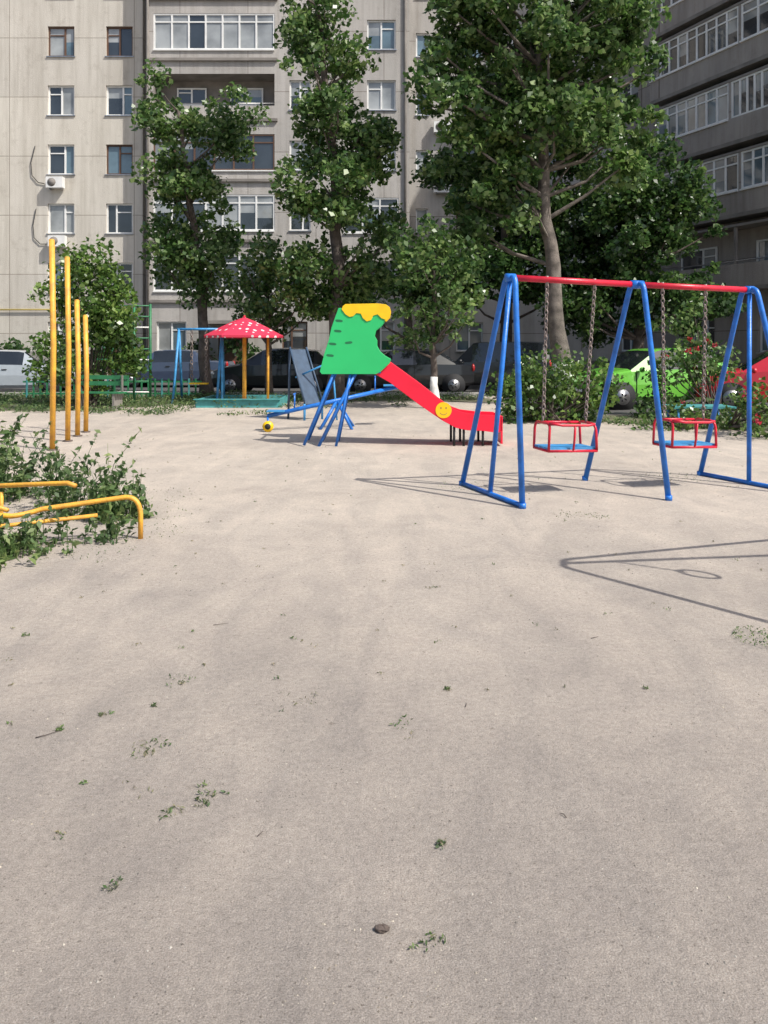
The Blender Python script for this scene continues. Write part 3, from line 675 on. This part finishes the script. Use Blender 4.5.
def win(mb,u0,u1,z0,z1,v,panes,sill=False,trans=False,fm='white'):
    fw=.07; W=u1-u0
    mb.box(u0,u1,v-.03,v+.04,z0,z0+fw,fm); mb.box(u0,u1,v-.03,v+.04,z1-fw,z1,fm)
    mb.box(u0,u0+fw,v-.03,v+.038,z0+fw,z1-fw,fm); mb.box(u1-fw,u1,v-.03,v+.038,z0+fw,z1-fw,fm)
    ed=[u0+fw+(W-2*fw)*i/panes for i in range(panes+1)]
    if panes==2 and random.random()<.6: ed[1]=u0+fw+(W-2*fw)*random.choice([.36,.64])
    base=random.choices(['g1','g2','g3'],[.4,.25,.35])[0]
    for i in range(panes):
        if i: mb.box(ed[i]-fw*.55,ed[i]+fw*.55,v-.03,v+.036,z0+fw,z1-fw,fm)
        m2=base if random.random()<.6 else random.choice(['g1','g1','g2','g3'])
        t=random.uniform(-.02,.02)
        zc=z0+.03+(z1-z0-.06)*random.choice([0,0,0,.35,.5,.6])
        m3='g2' if zc>z0+.1 and m2!='g2' else m2
        mb.add([(ed[i],v-.01+t*.3,z0+.03),(ed[i+1],v-.01-t*.3,z0+.03),(ed[i+1],v-.01-t*.3,zc),(ed[i],v-.01+t*.3,zc)],[(0,1,2,3)],m2) if zc>z0+.1 else None
        zz0=zc if zc>z0+.1 else z0+.03
        mb.add([(ed[i],v-.01+t*.3,zz0),(ed[i+1],v-.01-t*.3,zz0),(ed[i+1],v-.01-t*.3,z1-.03),(ed[i],v-.01+t*.3,z1-.03)],[(0,1,2,3)],m3)
    if panes==2:
        j=random.choice([0,1]); zz=z1-(z1-z0)*.3
        mb.box(ed[j]+.03,ed[j+1]-.03,v-.025,v+.033,zz,zz+.05,fm)
    if trans:
        zz=z1-.42; mb.box(u0+fw,u1-fw,v-.025,v+.033,zz,zz+.06,fm)
        mb.box(u0,u1,v-.05,v+.13,z0-.06,z0-.002,'white')
    if sill: mb.box(u0-.05,u1+.05,.0,.06,z0-.05,z0-.005,'steel')
bA=MB(); O=(-30,38); ops=[]
for k2,z in enumerate(ZC):
    for c in(-27.5,-24.7,-19.9,-15.52,-12.72):
        a=c-O[0]; hh=.72
        if k2==0 and c==-12.72: ops.append((a-.6,a+.6,.1,2.3,'d'))
        else: ops.append((a-.64,a+.64,z-hh,z+hh,'w'))
facade(bA,wallT(O,(1,0)),-11.6-O[0],ops,'concA')
bA.T=wallT(O,(1,0))
def ac(mb,a,z): mb.box(a-.4,a+.4,.08,.38,z,z+.52,'white'); mb.tube([(a-.12,.385,z+.26),(a-.12,.392,z+.26)],.2,'concD',n=16); mb.box(a-.3,a-.26,0,.3,z-.06,z-.002,'steel'); mb.box(a+.26,a+.3,0,.3,z-.06,z-.002,'steel')
ac(bA,-15.7+30,9.15); ac(bA,-15.6+30,6.35); ac(bA,-20.1+30,12)
bA.tube([(10,.1,3.35),(18.3,.1,3.35)],.04,'pipe',n=6)
cab=[(-16.75,11.2),(-16.95,10.4),(-16.9,9.8),(-16.6,9.45),(-16.3,9.4)]
bA.tube([(x+30,.05,z) for x,z in cab],.02,'black',n=5)
cab=[(-16.7,8.2),(-16.85,7.4),(-16.8,6.8),(-16.5,6.5),(-16.2,6.5)]
bA.tube([(x+30,.05,z) for x,z in cab],.02,'black',n=5)
bA.box(17,17.9,.0,1.6,2.6,2.75,'concD'); bA.tube([(17.05,1.5,0),(17.05,1.5,2.6)],.05,'dkgreen')
bA.T=None; bA.obj('apartment_building')
bB=MB(); O=(-11.2,37.2); ops=[]
for k2,z in enumerate(ZC):
    if k2==0:
        ops.append((.5,1.9,z-.7,z+.7,'w')); ops.append((3.4,4.8,.12,2.4,'d')); ops.append((6.4,7.6,z-.7,z+.7,'w')); ops.append((10.4,11.7,z-.7,z+.7,'w')); continue
    kd=['','l','l','lb','o','l','l','o','l'][k2]
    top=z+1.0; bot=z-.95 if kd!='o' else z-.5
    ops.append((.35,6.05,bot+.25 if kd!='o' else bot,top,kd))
    ops.append((6.75,7.75,z-.7,z+.7,'w'))
    if k2>=6 or k2==2: ops.append((9.3,11.9,z-.8,z+.85,'l'))
    else: ops.append((10.4,11.75,z-.7,z+.7,'w'))
facade(bB,wallT(O,(1,0)),12.4,ops,'concB'); bB.T=wallT(O,(1,0))
ac(bB,9.7,10.2); ac(bB,9.9,4.6); bB.tube([(.1,.08,.3),(.1,.08,27)],.06,'concD',n=8); bB.tube([(12.2,.08,.3),(12.2,.08,27)],.06,'concD',n=8)
bB.box(3.0,5.2,0,1.8,2.6,2.75,'concD')
for k2 in range(1,9):  bB.box(.2,6.2,.0,.12,ZC[k2]-1.25,ZC[k2]-1.12,'concD')
bB.T=None; bB.obj('apartment_building')
bC=MB(); O=(1.2,38.4); ops=[]
for k2,z in enumerate(ZC):
    ops.append((.35,.95,z-.6,z+.55,'t')); ops.append((2.3,3.6,z-.7,z+.7,'w'))
    if k2: ops.append((5.0,8.6,z-.6,z+.95,'l' if k2%3 else 'lb'))
facade(bC,wallT(O,(1,0)),10.2,ops,'concB'); bC.T=wallT(O,(1,0)); 
for z in(9.0,11.9,6.1): ac(bC,1.6,z)
bC.T=None; bC.obj('apartment_building')
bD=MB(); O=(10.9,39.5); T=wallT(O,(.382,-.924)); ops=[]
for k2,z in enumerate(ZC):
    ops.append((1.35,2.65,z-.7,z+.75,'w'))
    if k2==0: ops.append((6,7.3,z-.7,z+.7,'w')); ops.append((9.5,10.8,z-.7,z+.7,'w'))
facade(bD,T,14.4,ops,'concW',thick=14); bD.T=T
for k2,z in enumerate(ZC):
    if k2==0: continue
    u0,u1=(4.5,13.9) if k2!=3 else (4.9,12.6)
    bD.box(u0,u1,.001,.9,z-1.15,z-1.0,'concD')
    bD.box(u0,u1,.80,.9,z-.998,z-.12,'concW'); 
    for uu in(u0,u1-.1): bD.box(uu,uu+.1,.001,.798,z-.998,z-.12,'concW')
    if k2 in (1,7): 
        bD.tube([(u0,.85,z+.0),(u1,.85,z+.0)],.03,'steel',n=6)
        for uu in(u0+.05,(u0+u1)/2,u1-.05): bD.box(uu-.05,uu+.05,.78,.88,z-.118,z+1.3,'concD')
        win(bD,u0+1,u0+3,z-.5,z+.8,.05,2); win(bD,u0+5,u0+7,z-.5,z+.8,.05,2)
    else:
        um2=u0+(u1-u0)*.52
        win(bD,u0,um2,z-.118,z+1.32,.84,[7,9,8][k2%3],trans=True)
        win(bD,um2+.12,u1,z-.118,z+1.32,.84,[10,6,9][k2%3],trans=(k2%2==0),fm='white')
        bD.box(um2+.005,um2+.115,.80,.9,z-.118,z+1.32,'concW')
        for uu in(u0+.01,u1-.06): bD.box(uu,uu+.05,.003,.80,z-.118,z+1.32,'white')
    bD.box(u0,u1,.001,.92,z+1.325,z+1.42,'concD')
ac(bD,3.5,10.5); ac(bD,3.4,16.4)
bD.T=None; bD.obj('apartment_building')

# ---------------------------------------------------------------- trees
tree('poplar_tree',(-5.6,25),[(-5.6,25,0),(-5.75,25,3),(-6.1,25,6),(-6.5,25,9)],
 [(-6.95,25,9.2,1.05,1.0),(-6.2,25.2,8.0,.9,.9),(-4.8,25,9.0,.75,.9),(-4.75,25,8.0,.55,.5),(-6.4,25,7.0,1.2,.95),(-6.0,25,5.6,1.2,1.0),(-5.6,25,4.2,1.25,1.0),(-6.4,25,4.3,.8,.8),(-5.6,25,6.4,.9,.8)],.2,per=11,dens=140,lsize=.16)
tree('poplar_tree',(-1.4,22.3),[(-1.4,22.3,0),(-1.3,22.3,4),(-1.5,22.3,8),(-2.0,22.3,12)],
 [(-2.1,22.3,13,.8,1.2),(-2.0,22.3,11.2,.85,1.1),(-1.7,22.3,9.4,1.15,1.1),(-1.2,22.3,7.8,1.35,1.1),(-.6,22.3,7.0,1.0,.9),(-1.4,22.3,6.2,1.5,1.0),(-1.0,22.3,4.8,1.5,1.0),(-2.0,22.3,3.4,1.1,.9),(-.5,22.3,3.3,1.2,1.0),(-1.6,22.3,10.2,.9,.8)],.22,per=12,dens=145,lsize=.16)
tree('large_poplar_tree',(4.78,20.9),[(4.78,20.9,0),(4.55,20.9,2.5),(4.25,20.9,5.5),(4.1,20.9,9),(4.4,20.9,12.5)],
 [(1.7,20.9,10.2,1.1,1.2),(2.1,20.6,8.4,1.2,1.2),(3.4,20.6,9.4,1.5,1.4),(4.6,20.6,9.6,1.6,1.5),(4.8,20.3,7.5,1.6,1.2),(6.3,20.9,8.5,1.1,1.3),(5.9,20.9,10.6,1.3,1.3),(2.3,20.8,6.7,1.25,1.1),(2.7,21.2,5.2,1.1,.9),(5.7,21.2,6.4,1.0,.8),(2.8,21,11.9,1.5,1.3),(4.9,21,12.3,1.6,1.3),(6.7,21,7.2,.6,.8),(3.6,20.3,6.9,1.2,.9),(3.3,20.4,5.6,.8,.7)],.26,bark='barkL',per=12,dens=150,wash=1.15,lsize=.17)
tree('young_tree',(1.28,20),[(1.28,20,0),(1.25,20,1.6),(1.3,20,4)],
 [(1.1,20,4.5,.75,.8),(1.35,20,3.6,.95,.8),(1.35,20,2.7,1.05,.8),(.85,20,1.95,.6,.45),(1.9,20,1.9,.6,.45)],.10,per=18,rcl=.32,dens=125,lsize=.14,wash=.8)
tree('young_tree',(-3.4,23.4),[(-3.4,23.4,0),(-3.4,23.4,2),(-3.5,23.4,4)],
 [(-3.5,23.4,4.1,1.0,.9),(-3.0,23.4,2.9,1.2,.9),(-3.9,23.4,3.0,.8,.8)],.12,per=15,rcl=.35,dens=140,lsize=.14,leaf='leafA')
tree('maple_tree',(8.6,27),[(8.6,27,0),(8.7,27,3),(9,27,6.5)],
 [(9.2,27,7.3,1.5,1.3),(9.8,27,5.6,1.4,1.3),(8.0,27,5.2,1.7,1.4),(7.2,27,3.2,1.7,1.2),(9.4,27,3.2,1.7,1.2),(8.2,27,6.4,1.3,1.1),(10.9,27,3.6,1.0,1.0)],.25,per=9,leaf='leafB',dens=150,lsize=.18,rcl=.5)
tree('maple_tree',(4.6,29.5),[(4.6,29.5,0),(4.6,29.5,4),(4.4,29.5,9)],
 [(4.4,29.5,11,2,1.6),(3.6,29.5,8.6,1.8,1.5),(5.6,29.5,8.4,1.8,1.5),(4.4,29.5,6.4,2.1,1.4),(3.3,29.5,4.6,1.7,1.2),(5.8,29.5,4.6,1.8,1.2),(7.2,29.5,6.5,1.4,1.3),(6.8,29.5,10.5,1.6,1.4)],.28,per=6,leaf='leafB',dens=170,lsize=.2,rcl=.6)
tree('maple_tree',(.9,30),[(.9,30,0),(.9,30,3),(1,30,5)],[(.9,30,5,1.3,1.2),(-.2,30,3.6,1.1,.9),(1.9,30,3.6,1.2,.9)],.2,per=7,leaf='leafB',dens=150,lsize=.2,rcl=.5)
def bush(name,base,blobs,leaf='leafC',per=26,rcl=.24,dens=90,ls=.085,flowers=0):
    e=empty(name,(base[0],base[1],0)); bl=[(b[0]-base[0],b[1]-base[1],b[2],b[3],b[4]) for b in blobs]
    cl=clumps_in(bl,per,rcl); cl=[(c[0],c[1],max(c[2],.1),c[3]) for c in cl]
    st=MB()
    for c in cl[::2]:
        st.tube([(random.uniform(-.2,.2),random.uniform(-.15,.15),0),(c[0]*.6,c[1]*.6,c[2]*.55),(c[0],c[1],c[2])],[.02,.012,.005],'bark',n=5,cap=False)
    st.obj('branches',e); L=leaves_from(cl,dens); L[:,2]=np.maximum(L[:,2],.02); leaf_mesh('foliage',L,ls,leaf,e)
    if flowers:
        ctr=[np.array(c[:3])+np.array([0,-c[3],c[3]*.4]) for c in random.sample(cl,min(flowers,len(cl)))]
        F=np.vstack([c+rng.normal(size=(14,3))*.035 for c in ctr]); leaf_mesh('flowers',F,.06,'petal',e)
bush('lilac_bush',(3.5,16.5),[(2.85,16.5,.5,.55,.5),(3.3,16.5,.6,.75,.6),(4.0,16.5,.6,.75,.6),(3.5,16.4,.95,.75,.4),(4.35,16.6,.8,.5,.45)],per=60,dens=110,ls=.10)
bush('lilac_bush',(6.6,15.2),[(6.3,13.6,.35,.6,.35),(6.8,13.9,.5,.6,.4),(7.4,14.2,.5,.7,.5)],per=50,dens=110,ls=.10,flowers=14)
bush('lilac_bush',(5.7,15.0),[(5.5,14.8,.25,.55,.25),(6.1,14.9,.3,.5,.3)],per=60,dens=100,ls=.09)
bush('lilac_bush',(7.3,17.4),[(6.5,17.4,1.0,.55,.8),(7.2,17.6,1.4,.6,.7),(6.3,17.3,.5,.6,.5),(6.7,17.4,1.9,.45,.5)],per=34,leaf='leafA',dens=110,ls=.11,rcl=.28,flowers=10)
bush('tall_shrub',(-7.7,20.6),[(-7.7,20.6,3.0,1.0,.9),(-8.1,20.6,2.2,.95,.9),(-7.2,20.6,2.2,.9,.9),(-7.8,20.6,1.3,1.1,.9),(-6.9,20.7,1.4,.6,.7),(-7.8,20.6,3.7,.55,.45)],per=18,rcl=.36,dens=140,ls=.13)
for i,(x,y) in enumerate([(-9.5,36.6),(-6.5,36.5),(-14,36.9),(-17,36.9),(-2.5,36.5),(.5,36.4),(4,36.8)]):
    bush('hedge_shrub',(x,y),[(x,y,.9,1.2,.8),(x+.9,y,.7,.8,.6)],per=5,leaf='leafB',rcl=.45,dens=110,ls=.2)

# ---------------------------------------------------------------- light, sky, camera
sd=Vector((.7,-.46,1.0)).normalized()
el=math.asin(sd.z); az=math.atan2(sd.x,sd.y)
su=bpy.data.lights.new('sun','SUN'); su.energy=4.9; su.angle=R(.53); su.color=(1,.96,.89)
so=bpy.data.objects.new('sun',su); scene.collection.objects.link(so); so.rotation_euler=(-sd).to_track_quat('-Z','Y').to_euler(); so.location=(20,-10,30)
w=bpy.data.worlds.new('World'); scene.world=w; w.use_nodes=True; nt=w.node_tree
bg=nt.nodes['Background']; sk=nt.nodes.new('ShaderNodeTexSky'); sk.sky_type='NISHITA'; sk.sun_disc=False
sk.sun_elevation=el; sk.sun_rotation=az; sk.dust_density=3.0; sk.air_density=1.0
nt.links.new(sk.outputs[0],bg.inputs['Color']); bg.inputs['Strength'].default_value=.15
cam=bpy.data.cameras.new('camera'); co=bpy.data.objects.new('camera',cam); scene.collection.objects.link(co)
co.location=(0,0,1.55); co.rotation_euler=(R(90),0,0); cam.lens=27.8; cam.sensor_width=36; cam.shift_y=-.161; cam.clip_end=1000; cam.clip_start=.05
scene.camera=co
scene.view_settings.view_transform='Standard'; scene.view_settings.look='None'; scene.view_settings.exposure=0
